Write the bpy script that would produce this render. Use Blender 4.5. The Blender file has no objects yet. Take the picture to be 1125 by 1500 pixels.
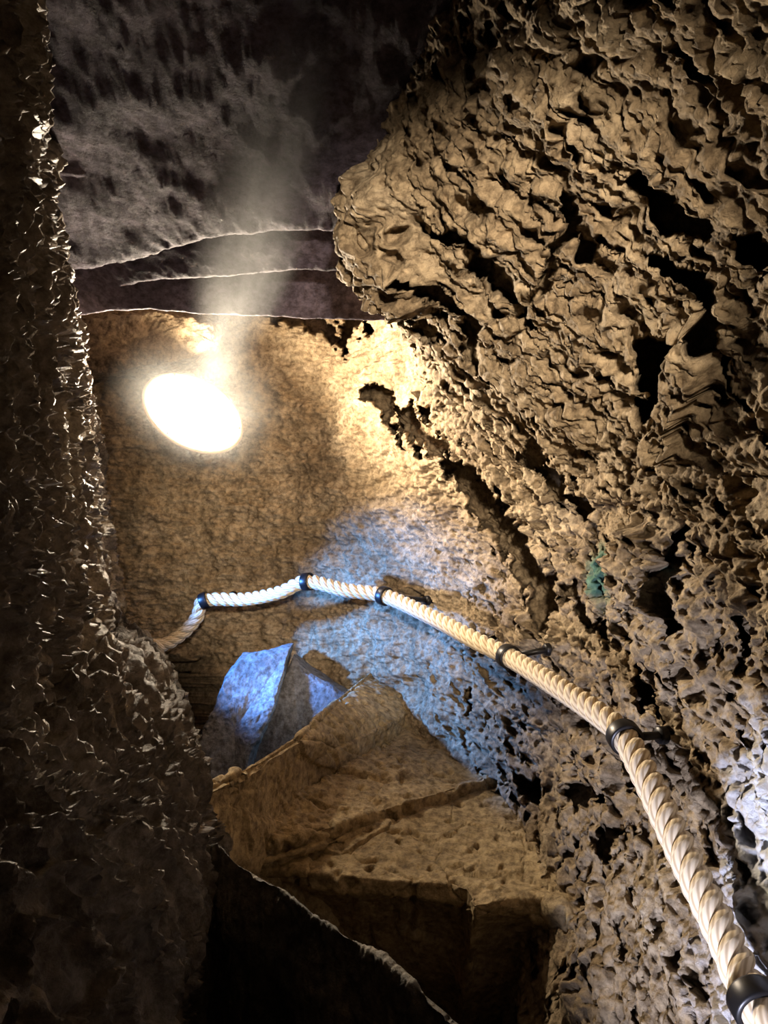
import bpy, math, random
import numpy as np
from mathutils import Vector, Matrix
random.seed(4)
S = bpy.context.scene
C = S.collection
EZ = 1.5                       # eye height above the datum
F = 1083.3                     # focal length in pixels of the 1125x1500 frame

# ------------------------------------------------------------ camera, world, lights, exposure
cd = bpy.data.cameras.new('camera'); cam = bpy.data.objects.new('camera', cd); C.objects.link(cam)
cd.sensor_fit = 'VERTICAL'; cd.sensor_height = 36; cd.sensor_width = 27; cd.lens = 26
cd.clip_start = 0.02
cam.location = (0, 0, EZ); cam.rotation_euler = (math.pi/2, 0, 0)
S.camera = cam
w = bpy.data.worlds.new('world'); S.world = w; w.use_nodes = True
w.node_tree.nodes['Background'].inputs[0].default_value = (0.10, 0.085, 0.13, 1)
w.node_tree.nodes['Background'].inputs[1].default_value = 0.05
S.view_settings.view_transform = 'Standard'; S.view_settings.look = 'None'
S.view_settings.gamma = 1; S.view_settings.use_curve_mapping = False
S.view_settings.exposure = 0.0
LAMP_POWER = 620.0

def spot(name, loc, to, color, power, angle, blend, rad=0.03):
    l = bpy.data.lights.new(name, 'SPOT'); l.color = color; l.energy = power
    l.spot_size = math.radians(angle); l.spot_blend = blend; l.shadow_soft_size = rad
    o = bpy.data.objects.new(name, l); C.objects.link(o)
    o.location = (loc[0], loc[1], loc[2]+EZ)
    o.rotation_euler = (Vector(to)-Vector(loc)).to_track_quat('-Z', 'Y').to_euler()
    return o
# cold lamp of the next turn of the stair, hidden behind the newel
spot('cold_light_far', (-0.86, 1.98, -0.16), (0.0, 2.18, -0.40), (0.10, 0.33, 1.0), 210, 60, 0.8, 0.03)
# cold lamp of the turn below, behind and under the viewer's right hand
spot('cold_light_near', (0.0, 0.2, -0.72), (0.38, 0.82, -0.55), (0.68, 0.73, 1.0), 95, 46, 0.6, 0.03)
# added warm fill behind the viewer, brightens the far wall and steps
spot('warm_fill_behind', (.08, -.25, .22), (-.02, 2.1, .08), (1.0, .86, .68), 210, 38, 0.7, 0.03)
# cold spill at the foot of the newel
spot('cold_light_low', (-0.22, 0.12, -0.85), (-0.47, 0.86, -0.60), (0.10, 0.32, 1.0), 4, 24, 0.7, 0.03)

# ------------------------------------------------------------ helpers
def P(px, py, y):
    return np.array([(px-562.5)/F*y, y, (750-py)/F*y])
def PZ(px, py, z):
    y = z*F/(750-py); return P(px, py, y)
rng = np.random.RandomState(11)
PERM = rng.permutation(256).astype(np.int32); PERM = np.concatenate([PERM, PERM, PERM])
G3 = rng.normal(size=(256, 3)).astype(np.float32); G3 /= np.linalg.norm(G3, axis=1)[:, None]
def noise3(p):
    p = p.astype(np.float32); i = np.floor(p).astype(np.int32); f = p-i; i &= 255
    u = f*f*f*(f*(f*6-15)+10)
    r = 0
    for a in (0, 1):
        wa = u[:, 0] if a else 1-u[:, 0]; ha = PERM[i[:, 0]+a]
        for b in (0, 1):
            wb = wa*(u[:, 1] if b else 1-u[:, 1]); hb = PERM[ha+i[:, 1]+b]
            for c in (0, 1):
                g = G3[PERM[hb+i[:, 2]+c] & 255]
                n = g[:, 0]*(f[:, 0]-a)+g[:, 1]*(f[:, 1]-b)+g[:, 2]*(f[:, 2]-c)
                r = r+wb*(u[:, 2] if c else 1-u[:, 2])*n
    return r*1.5
def fbm(p, f0, octv=4, gain=0.5, ridge=False, off=0.0):
    a = 1.0; s = 0; t = 0; f = f0
    for k in range(octv):
        n = noise3(p*f+off+k*17.3)
        if ridge: n = 1-2*np.abs(n)*1.6
        s = s+a*n; t += a; a *= gain; f *= 2.03
    return s/t
def worley2(q, seed=0):
    q = q.astype(np.float32); i = np.floor(q).astype(np.int32); f1 = np.full(len(q), 9., np.float32); f2 = f1.copy(); idv = np.zeros(len(q), np.float32)
    for dx in (-1, 0, 1):
        for dy in (-1, 0, 1):
            cx = (i[:, 0]+dx) & 255; cy = (i[:, 1]+dy+seed) & 255
            h = PERM[PERM[cx]+cy]; h2 = PERM[h+37]; h3 = PERM[h2+91]
            d = np.hypot(i[:, 0]+dx+h/256.-q[:, 0], i[:, 1]+dy+h2/256.-q[:, 1])
            m = d < f1
            f2 = np.where(m, f1, np.minimum(f2, d)); idv = np.where(m, h3/256., idv); f1 = np.where(m, d, f1)
    return f1, f2, idv
def sstep(a, b, x):
    t = np.clip((x-a)/(b-a), 0, 1); return t*t*(3-2*t)
def pix(v):
    y = np.maximum(v[:, 1], 0.05)
    return np.stack([562.5+F*v[:, 0]/y, 750-F*v[:, 2]/y], 1)
def stroke(q, pts, ws):
    """signed closeness (1 inside, 0 at the rim) to a polyline given in sighted coordinates"""
    best = np.full(len(q), -9.0, np.float32)
    for k in range(len(pts)-1):
        a = np.array(pts[k], float); b = np.array(pts[k+1], float); d = b-a
        t = np.clip(((q-a)@d)/(d@d), 0, 1)
        dist = np.hypot(q[:, 0]-a[0]-t*d[0], q[:, 1]-a[1]-t*d[1])
        wd = ws[k]+(ws[k+1]-ws[k])*t
        best = np.maximum(best, 1-dist/wd)
    return best
def grid_mesh(name, V, nu, nv, mat, parent=None, smooth=True, wrapu=False, hole=None):
    """V: (nu*nv,3) row-major u then v"""
    me = bpy.data.meshes.new(name)
    V = V.astype(np.float32).copy(); V[:, 2] += EZ
    I = np.arange(nu*nv).reshape(nu, nv)
    if wrapu: I = np.vstack([I, I[:1]])
    q = np.stack([I[:-1, :-1], I[1:, :-1], I[1:, 1:], I[:-1, 1:]], -1).reshape(-1, 4)
    me.vertices.add(len(V)); me.vertices.foreach_set('co', V.ravel())
    me.loops.add(q.size); me.loops.foreach_set('vertex_index', q.astype(np.int32).ravel())
    me.polygons.add(len(q)); me.polygons.foreach_set('loop_start', np.arange(0, q.size, 4, dtype=np.int32))
    me.polygons.foreach_set('use_smooth', np.full(len(q), smooth))
    me.update(calc_edges=True); me.validate()
    me.materials.append(mat)
    o = bpy.data.objects.new(name, me); C.objects.link(o)
    if parent: o.parent = parent
    return o
def normals(V, nu, nv):
    G = V.reshape(nu, nv, 3); du = np.gradient(G, axis=0); dv = np.gradient(G, axis=1)
    n = np.cross(du, dv).reshape(-1, 3); return n/(np.linalg.norm(n, axis=1)[:, None]+1e-9)
def tag(o, label=None, cat=None, group=None, kind=None):
    if label: o['label'] = label
    if cat: o['category'] = cat
    if group: o['group'] = group
    if kind: o['kind'] = kind
    return o
def empty(name, loc):
    o = bpy.data.objects.new(name, None); C.objects.link(o); o.location = (loc[0], loc[1], loc[2]+EZ)
    o.empty_display_size = .05
    return o
def adopt(child, parent):
    child.parent = parent; child.matrix_parent_inverse = Matrix.Translation(parent.location).inverted()
def catmull(pts, n):
    pts = [np.array(p, float) for p in pts]
    pts = [2*pts[0]-pts[1]]+pts+[2*pts[-1]-pts[-2]]
    m = len(pts)-3; t = np.asarray(n) if np.ndim(n) else np.linspace(0, m, n)
    out = []
    k = np.minimum(t.astype(int), m-1); f = (t-k)[:, None]
    A = np.array(pts); p0, p1, p2, p3 = A[k], A[k+1], A[k+2], A[k+3]
    return .5*((2*p1)+(-p0+p2)*f+(2*p0-5*p1+4*p2-p3)*f*f+(-p0+3*p1-3*p2+p3)*f**3)

# ------------------------------------------------------------ materials
def nodes(m):
    m.use_nodes = True; nt = m.node_tree; return nt, nt.nodes, nt.links, nt.nodes['Principled BSDF']
def rock(name, dark, mid, light, rough=0.85, spec=0.25, bump=0.6, scale=1.0, stretch=(1, 1, 1), rot=(0, 0, 0), spots=(), fine=1.0):
    m = bpy.data.materials.new(name); nt, N, L, B = nodes(m)
    tc = N.new('ShaderNodeTexCoord'); mp = N.new('ShaderNodeMapping')
    mp.inputs['Scale'].default_value = [s*scale for s in stretch]; mp.inputs['Rotation'].default_value = rot
    L.new(tc.outputs['Object'], mp.inputs[0])
    def nz(sc, det, rg=0.6, src=None):
        n = N.new('ShaderNodeTexNoise'); n.inputs['Scale'].default_value = sc; n.inputs['Detail'].default_value = det
        n.inputs['Roughness'].default_value = rg; L.new((src or mp).outputs[0], n.inputs['Vector']); return n
    a = nz(5, 8, .65); r = N.new('ShaderNodeValToRGB'); e = r.color_ramp.elements
    e[0].position = .32; e[0].color = (*dark, 1); e[1].position = .70; e[1].color = (*light, 1)
    x = e.new(.5); x.color = (*mid, 1); L.new(a.outputs['Fac'], r.inputs[0])
    b = nz(55, 6, .7); mx = N.new('ShaderNodeMix'); mx.data_type = 'RGBA'; mx.blend_type = 'MULTIPLY'; mx.inputs[0].default_value = .95
    r2 = N.new('ShaderNodeValToRGB'); r2.color_ramp.elements[0].position = .36; r2.color_ramp.elements[0].color = (.30, .27, .24, 1)
    r2.color_ramp.elements[1].position = .62; r2.color_ramp.elements[1].color = (1, 1, 1, 1); L.new(b.outputs['Fac'], r2.inputs[0])
    L.new(r.outputs[0], mx.inputs[6]); L.new(r2.outputs[0], mx.inputs[7]); col = mx.outputs[2]
    for (c, rad, scol) in spots:      # green mineral and algae stains, plus pale blotches that paint cold light into the rock
        g = N.new('ShaderNodeVectorMath'); g.operation = 'DISTANCE'; g.inputs[1].default_value = (c[0], c[1], c[2]+EZ)
        L.new(tc.outputs['Object'], g.inputs[0]); wn = nz(28, 4)
        ad = N.new('ShaderNodeMath'); ad.operation = 'MULTIPLY_ADD'; ad.inputs[1].default_value = rad*1.6; L.new(wn.outputs['Fac'], ad.inputs[0]); L.new(g.outputs['Value'], ad.inputs[2])
        mr = N.new('ShaderNodeMapRange'); mr.inputs[1].default_value = rad*2.0; mr.inputs[2].default_value = rad*1.3; mr.inputs[3].default_value = 0; mr.inputs[4].default_value = .85
        L.new(ad.outputs[0], mr.inputs[0]); m2 = N.new('ShaderNodeMix'); m2.data_type = 'RGBA'; L.new(mr.outputs[0], m2.inputs[0])
        L.new(col, m2.inputs[6]); m2.inputs[7].default_value = (*scol, 1); col = m2.outputs[2]
    L.new(col, B.inputs['Base Color'])
    B.inputs['Roughness'].default_value = rough; B.inputs['Specular IOR Level'].default_value = spec
    v = N.new('ShaderNodeTexVoronoi'); v.inputs['Scale'].default_value = 60; v.feature = 'SMOOTH_F1'; L.new(mp.outputs[0], v.inputs['Vector'])
    n1 = nz(38, 10, .68); n2 = nz(190*fine, 6, .7)
    b1 = N.new('ShaderNodeBump'); b1.inputs['Strength'].default_value = bump; b1.inputs['Distance'].default_value = .012; L.new(n1.outputs['Fac'], b1.inputs['Height'])
    b2 = N.new('ShaderNodeBump'); b2.inputs['Strength'].default_value = bump*.7; b2.inputs['Distance'].default_value = .004; L.new(v.outputs['Distance'], b2.inputs['Height']); L.new(b1.outputs[0], b2.inputs['Normal'])
    b3 = N.new('ShaderNodeBump'); b3.inputs['Strength'].default_value = bump*.8; b3.inputs['Distance'].default_value = .002; L.new(n2.outputs['Fac'], b3.inputs['Height']); L.new(b2.outputs[0], b3.inputs['Normal'])
    L.new(b3.outputs[0], B.inputs['Normal'])
    return m
def plain(name, col, rough=.5, metal=0, emit=None, es=0):
    m = bpy.data.materials.new(name); nt, N, L, B = nodes(m)
    n = N.new('ShaderNodeTexNoise'); n.inputs['Scale'].default_value = 60; n.inputs['Detail'].default_value = 5
    r = N.new('ShaderNodeValToRGB'); r.color_ramp.elements[0].color = (*[c*.7 for c in col], 1); r.color_ramp.elements[1].color = (*[min(1, c*1.25) for c in col], 1)
    L.new(n.outputs['Fac'], r.inputs[0]); L.new(r.outputs[0], B.inputs['Base Color'])
    B.inputs['Roughness'].default_value = rough; B.inputs['Metallic'].default_value = metal
    if emit: B.inputs['Emission Color'].default_value = (*emit, 1); B.inputs['Emission Strength'].default_value = es
    return m

# ------------------------------------------------------------ outer wall
BASE = [(.40,-.7),(.43,0),(.43,.5),(.44,1.0),(.37,1.6),(.09,2.14),(-.25,2.42),(-.65,2.52),(-1.1,2.42),(-1.5,2.1),(-1.7,1.6)]
TOP  = [(.18,-.7),(.18,0),(.18,.5),(.10,.86),(-.05,1.30),(.08,1.98),(-.14,2.42),(-.65,2.50),(-1.1,2.3),(-1.5,2.0),(-1.7,1.5)]
NU, NV = 1080, 800
tt = np.linspace(0, 10, 4000); bc = catmull(BASE, tt)
dist = np.hypot(bc[:, 0], bc[:, 1]); seg = np.r_[0, np.hypot(*np.diff(bc, axis=0).T)]
dens = seg/np.clip(dist, .55, 9)**1.0
dens[(tt < 1.4) | (tt > 7.9)] *= .12
cum = np.cumsum(dens); tu = np.interp(np.linspace(0, cum[-1], NU), cum, tt)
su = np.interp(tu, tt, np.cumsum(seg))
zz = np.concatenate([np.linspace(-1.35, -.8, 60, endpoint=False), np.linspace(-.8, .76, NV-120, endpoint=False), np.linspace(.76, 1.4, 60)])
b = catmull(BASE, tu); t = catmull(TOP, tu)
off = sstep(-.05, .52, zz)**1.0*1.0
V = np.empty((NU, NV, 3)); V[..., 0] = b[:, 0, None]*(1-off)+t[:, 0, None]*off; V[..., 1] = b[:, 1, None]*(1-off)+t[:, 1, None]*off; V[..., 2] = zz
low_ = sstep(-.42, -.95, zz)[None, :]*(sstep(1.2, 2.2, tu)*sstep(4.6, 3.6, tu))[:, None]
V[..., 0] -= .17*low_
V = V.reshape(-1, 3); n = normals(V, NU, NV)
ss = np.repeat(su, NV); zf = np.tile(zz, NU)
cen = np.array([-.6, 1.0]); flip = np.sign((V[:, :2]-cen)[:, 0]*n[:, 0]+(V[:, :2]-cen)[:, 1]*n[:, 1])[:, None]; n = n*np.where(flip == 0, 1, flip)   # outward = into the rock
q = pix(V)
near = sstep(2.9, 2.35, np.repeat(tu, NV)*0+ss*1.0) if False else None
tuf = np.repeat(tu, NV)
far = sstep(4.25, 5.2, tuf)                                  # far wall, smoother and nearly level bedding
# rough picked surface: streaks falling towards the viewer
ca, sa = math.cos(math.radians(33)), math.sin(math.radians(33))
al = ss*ca+zf*sa; ac = ss*sa-zf*ca                      # along / across the pick marks
W3 = np.stack([al*1.0, ac*1.0, ss*0], 1)
warp = fbm(V, 3.2, 3)*.07
st = np.stack([al*3.0, (ac+warp)*11.0, ss*0+3.1], 1)
ridge1 = fbm(st, 1.0, 4, .5, ridge=True)
st2 = np.stack([al*9.0, (ac+warp*.6)*26.0, ss*0+9.1], 1)
ridge2 = fbm(st2, 1.0, 3, .5, ridge=True)
big = fbm(V, 2.0, 3)
mid = fbm(V, 9.0, 5, .55)
f1, f2, idv = worley2(np.stack([al*16+mid*1.2, (ac+warp)*34+mid*1.5], 1))
pit = sstep(.42, .12, f1)*(idv > .62)
g1, g2, idg = worley2(np.stack([al*45+mid*3, ac*80+mid*2], 1), 31)
pit2 = sstep(.45, .15, g1)*(idg > .55)
c1, c2, idc = worley2(np.stack([al*5+mid*.9, (ac+warp)*11+mid*.9], 1), 77)
crack = sstep(.10, .0, c2-c1)
nr = sstep(3.3, 1.8, tuf)                                   # nearer part: smoother, pitted
gran = fbm(V, 24, 4, .6)
dr = -big*.03 + (ridge1-.1)*(.018-.009*nr) + ridge2*(.010-.004*nr) - mid*.010 - gran*.010 - fbm(V, 42, 4, .65)*.014 + (idc-.5)*.006 + crack*.008
bedz = zf+.10*ss+fbm(V, 2.5, 3)*.06
lay = fbm(np.stack([ss*2.2, bedz*16, ss*0], 1), 1.0, 5, .55, ridge=True)
df = -big*.06-lay*.014-fbm(V, 7, 5, .6)*.06-gran*.022-fbm(V, 42, 3, .6)*.008+pit2*.004
d = dr*(1-far)+df*far
fine = fbm(V, 60, 4, .65)*.006; d = d-fine
d = d*(1-.45*sstep(.36, .60, zf))
qw = q+np.stack([fbm(V, 14, 4)*40, fbm(V+5.2, 14, 4)*40], 1)
hole = (pit*.045+pit2*.012)*(1-far); into = V/np.linalg.norm(V, axis=1)[:, None]
def carve(pts, ws, depth, sharp=.32):
    if depth > .04: depth *= 2.6
    global d, hole
    s_ = sstep(0, sharp, stroke(qw, pts, ws))
    if depth > .04:
        hole = np.maximum(hole, depth*s_)     # clefts run back into the rock, along the passage
    else: d = d+depth*s_
# the clefts and holes one can pick out
carve([(560,580),(610,625),(660,665)], [14,26,10], .09)
carve([(665,680),(700,725),(745,790),(790,850),(803,915)], [12,26,30,26,12], .13)
carve([(640,330),(690,385),(740,440),(772,480)], [8,20,24,8], .06)
carve([(770,655),(810,700),(845,750)], [10,16,12], .06)
carve([(830,870),(850,900),(870,930)], [12,18,8], .06)
carve([(815,290),(805,360),(790,430)], [6,9,8], .05)
carve([(950,385),(1000,430),(1035,480),(1050,540),(1075,590),(1115,640)], [6,14,20,8,5,4], .08)
carve([(962,520),(965,570),(955,590)], [30,28,14], .13)
carve([(935,600),(945,615)], [12,10], .05)
carve([(840,365),(852,380)], [22,16], .07)
carve([(1080,370),(1095,385)], [24,20], .07)
carve([(930,285),(975,330),(1020,345)], [18,26,14], .05)
carve([(1050,140),(1075,160)], [22,18], .04)
carve([(905,800),(915,795)], [14,12], .07)
carve([(965,930),(975,870),(990,820),(985,760)], [6,12,10,6], .06)
carve([(925,940),(940,1000),(950,1050)], [5,9,5], .05)
carve([(768,1140),(768,1165)], [14,18], .09)
carve([(680,1020),(682,1032)], [9,10], .06)
carve([(830,1165),(850,1165)], [14,12], .05)
carve([(870,1165),(885,1167)], [12,10], .05)
carve([(880,1225),(885,1240)], [16,10], .05)
carve([(905,1120),(915,1150)], [8,8], .03)
carve([(1070,920),(1075,950)], [16,12], .05)
carve([(845,1060),(860,1075)], [10,8], .04)
carve([(735,915),(740,930)], [10,10], .05)
carve([(595,875),(620,890)], [9,7], .04)
carve([(480,440),(530,440),(505,500)], [26,22,14], .10)
carve([(400,455),(450,470),(500,500)], [14,18,10], .08)
carve([(880,690),(915,735),(935,780)], [7,9,6], .04)
carve([(600,395),(650,440),(690,500),(710,560)], [6,12,14,6], .05)
carve([(545,400),(600,470),(640,520)], [6,12,8], .045)
carve([(1060,700),(1085,760)], [10,12], .04)
side = .75*sstep(0, .3, stroke(qw, [(215,985),(275,1020),(290,1075)], [46,56,38]))    # the stair goes on round the newel, to the left         # black recess beside the newel
# proud lumps
carve([(545,300),(570,380),(600,430)], [60,60,50], -.055, 1.0)
carve([(760,920),(740,935)], [26,22], -.03)
carve([(935,810),(945,860)], [40,36], -.035)
carve([(1015,500),(1010,560),(985,640)], [26,26,20], -.03)
carve([(120,548),(200,540),(270,530)], [12,18,14], -.05, .8)      # lit ledge high on the far wall
carve([(120,520),(330,470)], [8,12], -.03, .8)
Vw = V+n*d[:, None]+into*hole[:, None]+np.array([-.80, .58, -.12])*side[:, None]*sstep(.4, .6, V[:, 1])[:, None]
M_wall = rock('tuff_wall', (.23,.16,.09), (.40,.295,.175), (.56,.44,.29), rough=.8, spec=.3, bump=1.0,
              spots=[(P(880,842,1.44), .06, (.05,.17,.13)), (P(975,820,1.28), .02, (.08,.20,.13)),
                     (P(1060,1360,.80), .20, (.62,.60,.60)), (P(1100,1220,.85), .13, (.66,.66,.66))])  # pale blotches: pool of cold light at lower right, put into the colour
wall = grid_mesh('wall_right', Vw, NU, NV, M_wall)
tag(wall, kind='structure')
# thickness behind the wall so that it is no bare skin: outer shell
nb = 60; tb = np.linspace(0, 10, nb); bb = catmull(BASE, tb); out = bb-cen; out = out/np.linalg.norm(out, axis=1)[:, None]
sh = []
for k in range(nb):
    for z in (-1.35, 1.4): sh.append([bb[k, 0]+out[k, 0]*1.2, bb[k, 1]+out[k, 1]*1.2, z])
shell = grid_mesh('wall_back', np.array(sh), nb, 2, M_wall); tag(shell, kind='structure')

def wall_depth(px, py):
    """where the sight line through a point meets the displaced wall"""
    qq = pix(Vw); ok = Vw[:, 1] > .3
    dd = np.where(ok, np.hypot(qq[:, 0]-px, qq[:, 1]-py), 1e9); idx = np.argsort(dd)[:12]
    return Vw[idx[np.argmin(Vw[idx, 1])]]

# ------------------------------------------------------------ newel
def newel():
    nu, nv = 620, 640
    z = np.linspace(-1.35, 1.4, nv)
    edge_py = np.array([-1200, 120, 230, 300, 380, 402, 500, 560, 650, 780, 915, 935, 1000, 1070, 1120, 1160, 1215, 1260, 1400, 1900])
    edge_px = np.array([-20, -8, 8, 22, 40, 84, 103, 122, 138, 154, 168, 190, 234, 264, 282, 298, 312, 300, 290, 290])
    DE = 1.38+.44*sstep(-.52, -.12, z)
    zpy = 750-z*F/DE
    ex = (np.interp(zpy, edge_py, edge_px)-562.5)/F*DE       # x of the silhouette edge at each height
    base = [(-.75,-.2),(-.56,.35),(-.50,.72),(-.495,.98),(-.515,1.2)]
    V = np.empty((nu, nv, 3)); u = np.linspace(0, 8, nu)
    fl = np.clip((ex/DE)*1.4+.515, -.3, .3)                            # flare relative to the straight shaft
    for j in range(nv):
        e = ex[j]; f = fl[j]
        De = DE[j]; g = max(f, 0); bx, by = -.475+g, .95; Ex, Ey = e-.006, De-.03
        pts = [(-.75,-.2),(-.58,.35),(-.44+g*.6,.70),(bx,by),(bx*.5+Ex*.5+.008,by*.5+Ey*.5),(Ex,Ey),(e-.04,De+.05),(e-.25,De+.12),(e-.7,De+.10)]
        c = catmull(pts, u); V[:, j, 0] = c[:, 0]; V[:, j, 1] = c[:, 1]; V[:, j, 2] = z[j]
    V = V.reshape(-1, 3); n = normals(V, nu, nv)
    s = np.sign((V[:, 0]+1.0)*n[:, 0]+(V[:, 1]-1.0)*n[:, 1])[:, None]; n = n*s     # outward
    L = np.repeat(u, nv)*.22; zf = np.tile(z, nu)
    a, c = zf*.97-L*.25, L*.97+zf*.25
    wp = fbm(V, 4, 4)*.09
    r1 = fbm(np.stack([a*4.5, (c+wp)*15, L*0], 1), 1, 5, .55, ridge=True)
    f1, f2, idv = worley2(np.stack([a*9+wp*20, (c+wp)*28], 1), 5)
    net = sstep(.16, 0, f2-f1)
    g1, g2, idg = worley2(np.stack([a*26+wp*30, (c+wp)*60], 1), 15)
    m = fbm(V, 16, 5, .6)
    lo = sstep(-.1, -.35, zf)
    d = fbm(V, 3, 2)*.03+r1*.022+net*.026+sstep(.2, 0, g2-g1)*.003+m*.013*(1+lo*.8)+(idv-.5)*.004+fbm(V, 75, 3, .6)*.003
    mat = rock('newel_rock', (.12,.10,.085), (.24,.20,.17), (.42,.37,.31), rough=.52, spec=.45, bump=.9)
    o = grid_mesh('stair_newel', V+n*d[:, None], nu, nv, mat)
    return tag(o, kind='structure')
newel()

# ------------------------------------------------------------ steps
M_step = rock('worn_step', (.32,.23,.12), (.50,.37,.20), (.62,.48,.29), rough=.7, spec=.3, bump=.7)
def patch(name, rows, nu, nv, mat, amp=.012, fr=9, cornr=1.0, seed=0.0, extra=None, parent=None):
    """loft: rows are 3-D polylines from the newel to the wall, in order over the surface"""
    R = []
    for r in rows:
        r = np.array(r, float); L = np.r_[0, np.cumsum(np.linalg.norm(np.diff(r, axis=0), axis=1))]
        tq = np.linspace(0, L[-1], nu); R.append(np.stack([np.interp(tq, L, r[:, k]) for k in range(3)], 1))
    R = np.array(R); k = (np.linalg.norm(np.diff(R, axis=0), axis=2).mean(1)+.002)**.6; LL = np.r_[0, np.cumsum(k)]
    tq = np.linspace(0, LL[-1], nv); G = np.empty((nu, nv, 3))
    i = np.clip(np.searchsorted(LL, tq, 'right')-1, 0, len(LL)-2); f = (tq-LL[i])/(LL[i+1]-LL[i])
    for j in range(nv): G[:, j] = R[i[j]]*(1-f[j])+R[i[j]+1]*f[j]
    for _ in range(2): G[:, 1:-1] = (G[:, :-2]+2*G[:, 1:-1]+G[:, 2:])/4      # rounded arrises
    V = G.reshape(-1, 3); n = normals(V, nu, nv)
    up = n[:, 2]-n[:, 1]; n = n*np.sign(np.median(up))
    d = fbm(V+seed, fr, 5, .58)*amp+fbm(V+seed, fr*8, 3, .6)*amp*.22
    if extra is not None: d = d+extra(V, pix(V))
    return grid_mesh(name, V+n*d[:, None], nu, nv, mat, parent)
def line(pts, z): return [PZ(a, b, z) for a, b in pts]
def low(l, z): return [np.array([p[0], p[1], z]) for p in l]
def shift(l, dy, dz, dx=0): return [p+np.array([dx, dy, dz]) for p in l]
nB = line([(215,1290),(300,1276),(400,1272),(520,1286),(660,1295),(682,1302),(694,1326),(760,1316),(800,1318),(835,1345),(960,1370)], -.72)
nC = line([(290,1262),(380,1238),(470,1216),(560,1186),(680,1150),(790,1120),(900,1090)], -.665)
nD = line([(290,1205),(350,1172),(410,1146),(480,1108),(560,1065),(640,1020),(700,990)], -.585)
nE = line([(255,1190),(300,1155),(370,1120),(440,1075),(500,1020),(555,976),(600,975)], -.50)
def chips(V, q):
    f1, f2, i_ = worley2(np.stack([V[:, 0]*26+fbm(V, 20, 2)*.8, V[:, 1]*26+V[:, 2]*20], 1), 3)
    g1, g2, k_ = worley2(np.stack([V[:, 0]*7+fbm(V, 9, 3)*.9, V[:, 1]*5+V[:, 2]*9], 1), 13)
    return -.012*sstep(.4, .1, f1)*(i_ > .72)+(k_-.5)*.014-.006*sstep(.06, 0, g2-g1)
def crackfn(pts, wd, dep):
    def f(V, q):
        qq = q+np.stack([noise3(V*40)*6, noise3(V*40+7)*6], 1)
        return -dep*sstep(0, .6, stroke(qq, pts, [wd]*len(pts)))
    return f
def exB(V, q):
    s = stroke(q, [(730,1312),(820,1330)], [30,30]); return chips(V, q)+.012*sstep(0, .8, s)
b_ = patch('stone_step', [low(shift(nB, .38, 0), -1.35), shift(nB, .05, -.08), shift(nB, .0, -.03), nB, shift(nB, .03, .004), shift(nC, -.015, -.028), shift(nC, .004, -.028), shift(low(nC, -1.35), .004, 0)], 420, 300, M_step, .014, 8, seed=3, extra=exB)
tag(b_, 'broad worn stone step with a straight front edge above the black drop', 'step', 'stone steps of the winding stair')
def exC(V, q): return chips(V, q)+.02*sstep(520, 430, q[:, 0])*fbm(V, 14, 4, .65)+ crackfn([(350,1152),(430,1166),(470,1160)], 3, .012)(V, q)+.010*sstep(480, 400, q[:, 0])*noise3(V*30)
c_ = patch('stone_step', [shift(low(nC, -1.35), .02, 0), shift(nC, .0, -.04), nC, shift(nC, .02, .004), shift(nD, -.015, -.045), shift(nD, .004, -.045), shift(low(nD, -1.35), .004, 0)], 420, 260, M_step, .018, 11, seed=9, extra=exC)
tag(c_, 'rough pitted tan step with a low pale lip, third from the top', 'step', 'stone steps of the winding stair')
def exD(V, q): return chips(V, q)*.7+crackfn([(585,1103),(548,1128),(535,1155),(480,1160),(430,1166)], 3.5, .015)(V, q)
d_ = patch('stone_step', [shift(low(nD, -1.35), .02, 0), shift(nD, .0, -.04), nD, shift(nD, .02, .003), shift(nE, -.03, -.006), shift(nE, .004, -.008), shift(low(nE, -1.35), .004, 0)], 420, 260, M_step, .013, 9, seed=14, extra=exD)
tag(d_, 'smooth step with a bright chipped edge and a dark crack below it', 'step', 'stone steps of the winding stair')
e_ = patch('stone_step', [shift(low(nE, -1.35), -.03, 0), shift(nE, -.035, -.05), nE, shift(nE, .03, .0), shift(nE, .10, -.03), shift(low(nE, -1.35), .12, 0)], 420, 200, M_step, .012, 9, seed=21, extra=chips)
tag(e_, 'dim upper step whose edge stands against the blue lit wall', 'step', 'stone steps of the winding stair')

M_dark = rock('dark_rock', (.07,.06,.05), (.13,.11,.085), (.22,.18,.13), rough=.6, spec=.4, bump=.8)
crest = [P(150,1330,1.10), P(205,1290,1.12), P(245,1256,1.15), P(285,1240,1.16), P(318,1232,1.16), P(345,1262,1.13), P(405,1296,1.08), P(470,1346,1.0), P(560,1402,.92), P(655,1482,.84), P(760,1570,.78)]
near = [np.array([p[0]-.02, p[1]-.10, -1.35]) for p in crest]
back = [np.array([p[0]+.03, p[1]+.10, p[2]-.22]) for p in crest]
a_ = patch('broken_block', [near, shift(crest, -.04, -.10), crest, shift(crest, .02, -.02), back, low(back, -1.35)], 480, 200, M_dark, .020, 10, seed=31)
tag(a_, 'black broken rock block with a jagged slanting crest in the foreground', 'rock')

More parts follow.
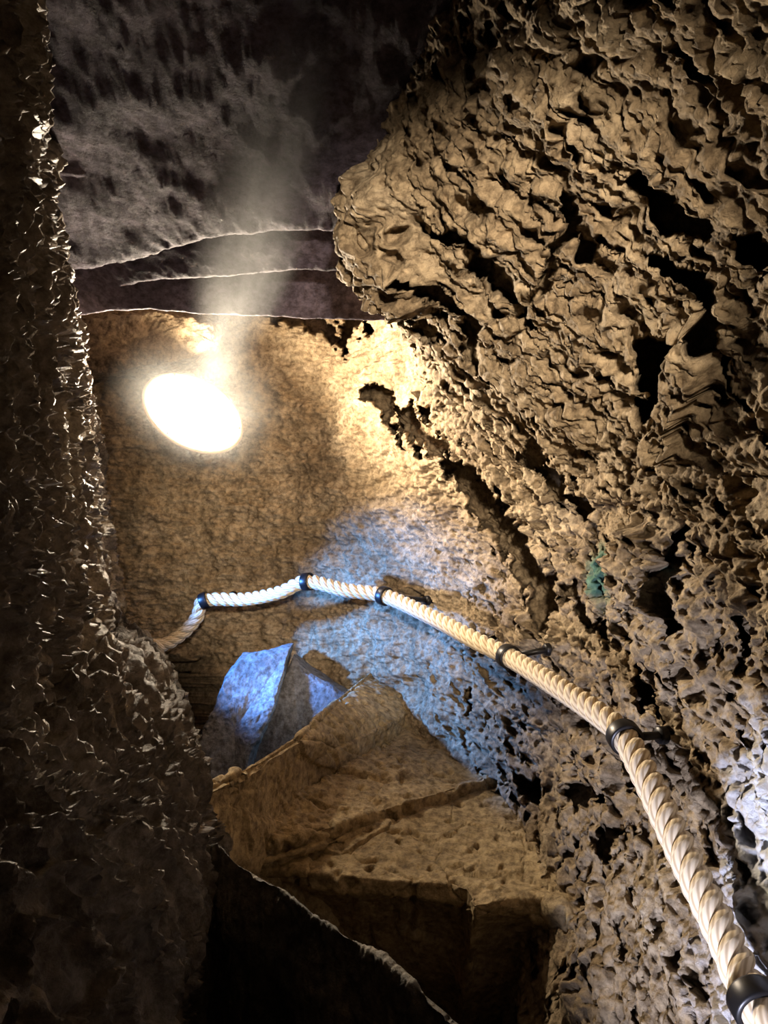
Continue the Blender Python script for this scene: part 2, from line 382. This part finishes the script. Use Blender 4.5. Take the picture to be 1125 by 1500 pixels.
# rocks behind the upper step: grey wedge and the blue lit tongue of stone
M_grey = rock('grey_rock', (.12,.115,.12), (.22,.21,.215), (.36,.35,.36), rough=.75, spec=.3, bump=.7)
M_blue = rock('pale_rock', (.13,.13,.14), (.26,.26,.27), (.42,.42,.43), rough=.75, spec=.3, bump=.6)
def slab(name, poly, depths, thick, mat, amp, seed, label):
    """a thick boulder whose outline is poly; rings shrink towards the crown and the back"""
    A = np.array([P(a, b, y) for (a, b), y in zip(poly, depths)]); cn = A.mean(0)
    m = len(A); nu = 40*m; t = np.linspace(0, m, nu, endpoint=False); k = t.astype(int); f = (t-k)[:, None]
    ring = A[k]*(1-f)+A[(k+1) % m]*f
    prof = [(0.0,-.10),(.3,-.12),(.6,-.09),(.85,-.05),(.95,-.02),(1,.08),(1.0,.35),(.95,.8),(.7,1),(0,1.02)]
    nv = 90; tp = np.linspace(0, len(prof)-1, nv); pr = np.array(prof); kk = np.minimum(tp.astype(int), len(prof)-2); ff = (tp-kk)[:, None]
    pr = pr[kk]*(1-ff)+pr[kk+1]*ff
    G = cn+(ring-cn)[:, None, :]*pr[None, :, :1]; G[..., 1] += pr[None, :, 1]*thick
    V = G.reshape(-1, 3); c3 = cn+np.array([0, thick*.4, 0]); dirn = V-c3; dirn /= np.linalg.norm(dirn, axis=1)[:, None]
    d = fbm(V+seed, 10, 5, .6)*amp
    o = grid_mesh(name, V+dirn*d[:, None], nu, nv, mat, wrapu=True)
    return tag(o, label, 'rock')
slab('grey_boulder', [(428,962),(452,984),(505,1016),(570,1062),(500,1200),(340,1200),(345,1130),(375,1080)], [2.24,2.24,2.2,2.2,2.1,2.1,2.15,2.2], .14, M_grey, .014, 2, 'dark grey pointed rock behind the upper step edge')
slab('pale_boulder', [(325,998),(350,965),(425,950),(405,1030),(368,1112),(345,1200),(300,1190),(282,1115),(300,1060)], [2.15,2.2,2.25,2.12,2.05,2.0,2.0,2.05,2.1], .16, M_blue, .026, 8, 'pale tongue of rock lit blue beside the black recess')

# ------------------------------------------------------------ ceiling: undersides of the steps above
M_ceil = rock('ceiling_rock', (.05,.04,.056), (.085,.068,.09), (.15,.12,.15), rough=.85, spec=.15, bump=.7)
def soffit(name, edge, z, ynear, top, amp, seed, parent=None, xr=.25, dk=2.0, sl=.42):
    e0 = edge; edge = [(a, b) for a, b in e0]
    e = np.array([PZ(a, b, z) for a, b in edge])
    nearl = np.array([[p[0], ynear if dk < 1 else -1.0, z+dk*sl] for p in e]); knee = nearl if dk > 1 else e-np.array([0, dk, 0])+np.array([0, 0, dk*sl])
    nearl[:, 0] = np.linspace(-1.1, xr, len(e))
    top += .45; rows = [low(nearl, top), nearl, knee, e, shift(e, .012, .003), shift(e, .02, .02), low(shift(e, .03, 0), top)]
    R = patch(name, rows, 480, 260, M_ceil, amp, 6, seed=seed, extra=lambda V, q: fbm(V+seed, 16, 5, .6)*.006)
    return R
e1 = [(-260,425),(-100,405),(20,402),(90,397),(180,382),(225,372),(270,356),(330,343),(400,337),(480,338),(560,336),(760,335)]
e2 = [(-260,440),(-100,432),(60,424),(95,424),(150,427),(200,412),(300,406),(380,400),(430,394),(480,396),(540,394),(660,392)]
e3 = [(-200,480),(-60,470),(60,466),(110,462),(160,455),(220,453),(280,458),(330,462),(400,462),(480,468),(560,470),(620,470)]
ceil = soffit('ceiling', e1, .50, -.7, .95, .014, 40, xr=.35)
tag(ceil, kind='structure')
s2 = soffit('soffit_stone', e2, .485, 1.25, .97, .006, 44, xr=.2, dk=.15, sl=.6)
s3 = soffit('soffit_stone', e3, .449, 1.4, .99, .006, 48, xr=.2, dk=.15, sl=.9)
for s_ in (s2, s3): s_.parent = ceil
led = slab('rock_ledge', [(40,478),(130,464),(230,458),(310,470),(312,500),(282,526),(240,534),(200,538),(160,546),(120,551),(40,560)], [2.24]*11, .15, M_wall, .045, 5, None)
led.parent = wall; del led['category']
# closing slab over everything and floor under everything
def plate(name, z, mat):
    u = np.linspace(-2.1, .95, 60); v = np.linspace(-1.1, 3.0, 70)
    G = np.array([[x, y, z] for x in u for y in v]); G[:, 2] += fbm(G, 5, 4)*.02
    return tag(grid_mesh(name, G, 60, 70, mat), kind='structure')
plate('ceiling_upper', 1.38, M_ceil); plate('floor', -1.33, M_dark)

# ------------------------------------------------------------ wall lamp
def revolve(name, prof, mat, parent, seg=64, frame=None):
    V = []; 
    for k in range(seg):
        a = 2*math.pi*k/seg
        for r, h in prof: V.append((r*math.cos(a), r*math.sin(a), h))
    n = len(prof); Fc = [(k*n+j, ((k+1) % seg)*n+j, ((k+1) % seg)*n+j+1, k*n+j+1) for k in range(seg) for j in range(n-1)]
    me = bpy.data.meshes.new(name); me.from_pydata(V, [], Fc); me.update()
    for p in me.polygons: p.use_smooth = True
    me.materials.append(mat); o = bpy.data.objects.new(name, me); C.objects.link(o); o.parent = parent
    return o
Lc = P(284, 605, 2.08)
nrm = Vector((.53, -.61, .56)).normalized()
lamp = empty('wall_lamp', Lc); lamp.scale = (.88, .88, .88)
lamp.rotation_euler = nrm.to_track_quat('Z', 'Y').to_euler()
tag(lamp, 'round glowing lamp with a pale rim on the far rock wall', 'lamp')
M_glow = plain('lamp_glow', (.9,.85,.75), .4, 0, (1.0,.85,.64), LAMP_POWER)
M_rim = plain('lamp_rim', (.30,.19,.10), .55)
M_black = plain('black_iron', (.018,.016,.016), .38, .6)
revolve('diffuser', [(0.0001,.034),(.04,.030),(.08,.015),(.11,-.008),(.126,-.028)], M_glow, lamp)
revolve('rim', [(.127,-.029),(.130,-.026),(.140,-.006),(.156,.006),(.166,.008),(.169,.004),(.168,.0),(.13,-.030),(.06,-.060),(.0001,-.066)], M_rim, lamp)
ar_ = revolve('bracket', [(.0001,0),(.022,0),(.022,.46),(.0001,.46)], M_black, lamp, 24)
ar_.location = (0, 0, -.05); ar_.rotation_euler = (lamp.rotation_euler.to_matrix().inverted()@Vector((-.02, 1, 0))).to_track_quat('Z', 'Y').to_euler()
for a in (100, 220, 340):
    s_ = revolve('screw', [(.0001,.009),(.003,.008),(.0042,.004),(.0042,0)], M_black, lamp, 12)
    s_.location = (.152*math.cos(math.radians(a)), .152*math.sin(math.radians(a)), .002)

# ------------------------------------------------------------ mist lit by the lamp
def mist(name, a, b, rad, dens, nscale, label):
    m = bpy.data.materials.new(name); m.use_nodes = True; nt = m.node_tree; N = nt.nodes; L = nt.links
    for x in list(N):
        if x.type == 'BSDF_PRINCIPLED': N.remove(x)
    out = [x for x in N if x.type == 'OUTPUT_MATERIAL'][0]
    tc = N.new('ShaderNodeTexCoord'); ln = N.new('ShaderNodeVectorMath'); ln.operation = 'LENGTH'; L.new(tc.outputs['Object'], ln.inputs[0])
    mr = N.new('ShaderNodeMapRange'); mr.interpolation_type = 'SMOOTHSTEP'; mr.inputs[1].default_value = 1.0; mr.inputs[2].default_value = 0.0; mr.inputs[3].default_value = 0; mr.inputs[4].default_value = dens; L.new(ln.outputs['Value'], mr.inputs[0])
    nz = N.new('ShaderNodeTexNoise'); nz.inputs['Scale'].default_value = nscale; nz.inputs['Detail'].default_value = 3; L.new(tc.outputs['Object'], nz.inputs['Vector'])
    m2 = N.new('ShaderNodeMapRange'); m2.inputs[1].default_value = .35; m2.inputs[2].default_value = .7; m2.inputs[3].default_value = .25; m2.inputs[4].default_value = 1.3; L.new(nz.outputs['Fac'], m2.inputs[0])
    mu = N.new('ShaderNodeMath'); mu.operation = 'MULTIPLY'; L.new(mr.outputs[0], mu.inputs[0]); L.new(m2.outputs[0], mu.inputs[1])
    sc = N.new('ShaderNodeVolumeScatter'); sc.inputs['Anisotropy'].default_value = .2; sc.inputs['Color'].default_value = (.95,.95,.93,1); L.new(mu.outputs[0], sc.inputs['Density']); L.new(sc.outputs[0], out.inputs['Volume'])
    me = bpy.data.meshes.new(name); import bmesh
    bm = bmesh.new(); bmesh.ops.create_icosphere(bm, subdivisions=3, radius=1.0); bm.to_mesh(me); bm.free(); me.materials.append(m)
    o = bpy.data.objects.new(name, me); C.objects.link(o)
    a = Vector(a); b = Vector(b); c = (a+b)/2; o.location = (c.x, c.y, c.z+EZ); ax = b-a
    o.rotation_euler = ax.to_track_quat('Z', 'Y').to_euler(); o.scale = (rad, rad, max(rad, ax.length/2))
    return tag(o, label, 'mist', None, 'stuff')
mist('lamp_mist', P(288,600,1.93), P(290,600,1.93), .26, .22, 1.5, 'pale glowing mist hanging around the round lamp')
mist('rising_mist', P(312,560,1.85), P(470,-20,.62), .09, 1.5, 2.2, 'thin wisp of mist rising from the lamp past the dark ceiling')

# ------------------------------------------------------------ rope handrail
RD = .040
ctrl_px = [(1230,1640,.62),(1108,1472,.745),(1060,1370,.82),(1000,1250,.92),(950,1145,1.03),(915,1080,1.13),(885,1052,1.20),(820,1008,1.36),(745,962,1.58),(700,940,1.68),(630,903,1.86),(563,873,2.03),
           (505,864,2.10),(450,852,2.17),(410,868,2.20),(360,878,2.24),(300,880,2.25),(288,905,2.25),(262,932,2.24),(228,946,2.2),(170,930,2.1)]
ctrl = [P(*c) for c in ctrl_px]
# keep the rope clear of the wall
pathn = 1600; path = catmull(ctrl, pathn)
sg = np.r_[0, np.cumsum(np.linalg.norm(np.diff(path, axis=0), axis=1))]
tq = np.linspace(0, sg[-1], 1500); path = np.stack([np.interp(tq, sg, path[:, k]) for k in range(3)], 1)
tan = np.gradient(path, axis=0); tan /= np.linalg.norm(tan, axis=1)[:, None]
upv = np.array([0, 0, 1.]); nx = np.cross(tan, upv); nx /= np.linalg.norm(nx, axis=1)[:, None]; ny = np.cross(nx, tan)
def rope_mat():
    m = bpy.data.materials.new('hemp'); nt, N, L, B = nodes(m)
    uv = N.new('ShaderNodeTexCoord'); mp = N.new('ShaderNodeMapping'); L.new(uv.outputs['UV'], mp.inputs[0])
    wv = N.new('ShaderNodeTexWave'); wv.bands_direction = 'DIAGONAL'; wv.inputs['Scale'].default_value = 4.0; wv.inputs['Distortion'].default_value = .6; wv.inputs['Detail'].default_value = 2
    L.new(mp.outputs[0], wv.inputs['Vector'])
    r = N.new('ShaderNodeValToRGB'); r.color_ramp.elements[0].color = (.40,.29,.17,1); r.color_ramp.elements[1].color = (.68,.55,.37,1); r.color_ramp.elements[1].position = .6
    L.new(wv.outputs['Fac'], r.inputs[0]); L.new(r.outputs[0], B.inputs['Base Color']); B.inputs['Roughness'].default_value = .8; B.inputs['Specular IOR Level'].default_value = .2
    B.inputs['Sheen Weight'].default_value = .2
    bp = N.new('ShaderNodeBump'); bp.inputs['Strength'].default_value = .5; bp.inputs['Distance'].default_value = .001; L.new(wv.outputs['Fac'], bp.inputs['Height']); L.new(bp.outputs[0], B.inputs['Normal'])
    return m
M_rope = rope_mat()
rope = empty('rope_handrail', path[0]); tag(rope, 'thick twisted three-strand beige rope handrail along the rock wall', 'rope')
def strand(ph):
    sr = RD*.262; orad = RD*.262; pitch = RD*1.95; nsd = 14
    a = tq/pitch*2*math.pi*HAND+ph
    c = path+nx*(np.cos(a)*orad)[:, None]+ny*(np.sin(a)*orad)[:, None]
    tn = np.gradient(c, axis=0); tn /= np.linalg.norm(tn, axis=1)[:, None]
    rad = c-path; rad /= np.linalg.norm(rad, axis=1)[:, None]; bi = np.cross(tn, rad)
    G = np.empty((1500, nsd, 3))
    for k in range(nsd):
        b = 2*math.pi*k/nsd; G[:, k] = c+rad*math.cos(b)*sr*1.0+bi*math.sin(b)*sr
    V = G.reshape(-1, 3)-path[0]
    I = np.arange(1500*nsd).reshape(1500, nsd); I = np.hstack([I, I[:, :1]])
    q_ = np.stack([I[:-1, :-1], I[:-1, 1:], I[1:, 1:], I[1:, :-1]], -1).reshape(-1, 4)
    me = bpy.data.meshes.new('strand'); me.from_pydata(V.tolist(), [], q_.tolist()); me.update()
    uvl = me.uv_layers.new(name='UVMap'); arr = np.empty((len(q_), 4, 2))
    r_ = np.repeat(np.arange(1499), nsd); c_ = np.tile(np.arange(nsd), 1499)
    for j, (dr_, dc_) in enumerate(((0,0),(0,1),(1,1),(1,0))):
        arr[:, j, 0] = tq[r_+dr_]*18; arr[:, j, 1] = (c_+dc_)/nsd*1.2
    uvl.data.foreach_set('uv', arr.astype(np.float32).ravel())
    for p in me.polygons: p.use_smooth = True
    me.materials.append(M_rope); o = bpy.data.objects.new('strand', me); C.objects.link(o); o.parent = rope
HAND = -1
for k in range(3): strand(2*math.pi*k/3)

def bracket(i_ctrl, label, wide=1.0):
    c = ctrl[i_ctrl]; k = int(np.argmin(np.linalg.norm(path-c, axis=1))); t_ = Vector(tan[k])
    br = empty('rope_bracket', c); tag(br, label, 'bracket', 'iron rings that hold the rope handrail')
    R = t_.to_track_quat('Z', 'Y').to_matrix()
    ro, h = RD*.66*wide, RD*.30
    prof = [(RD*.53,-h),(ro*.96,-h),(ro,-h*.8),(ro,h*.8),(ro*.96,h),(RD*.53,h),(RD*.53,-h)]
    rg = revolve('ring', prof, M_black, br, 40); rg.rotation_euler = R.to_euler()
    # arm from the ring into the rock
    dd = np.linalg.norm((Vw-c)*[1, 1, 1], axis=1)
    hor = Vector((nx[k][0], nx[k][1], 0)).normalized()
    pw = Vector(Vw[np.argmin(dd)])-Vector(c)
    if pw.length > .001: hor = pw.normalized()
    Ln = pw.length+.05
    ar = revolve('arm', [(.0001,ro*.9),(.0065,ro*.9),(.0065,Ln),(.0001,Ln)], M_black, br, 16)
    ar.rotation_euler = hor.to_track_quat('Z', 'Y').to_euler()
    pl = revolve('wall_plate', [(.0001,0),(.012,0),(.014,-.003),(.014,-.012)], M_black, br, 24)
    pl.location = hor*(pw.length-.004); pl.rotation_euler = (-hor).to_track_quat('Z', 'Y').to_euler()
    return br
bracket(1, 'black iron ring on the rope at the lower right corner, nearest the viewer')
bracket(5, 'large black iron ring where the rope bends beside the dark hollow')
bracket(8, 'black iron ring on the rope under a round rock knob')
bracket(11, 'small black ring on the rope right of the blue lit rock')
bracket(13, 'dark ring at the highest point of the rope above the blue rock')
bracket(16, 'small dark ring on the shaded rope end near the rock column')
print('tris', sum(len(o.data.polygons) for o in bpy.data.objects if o.type == 'MESH')*2)
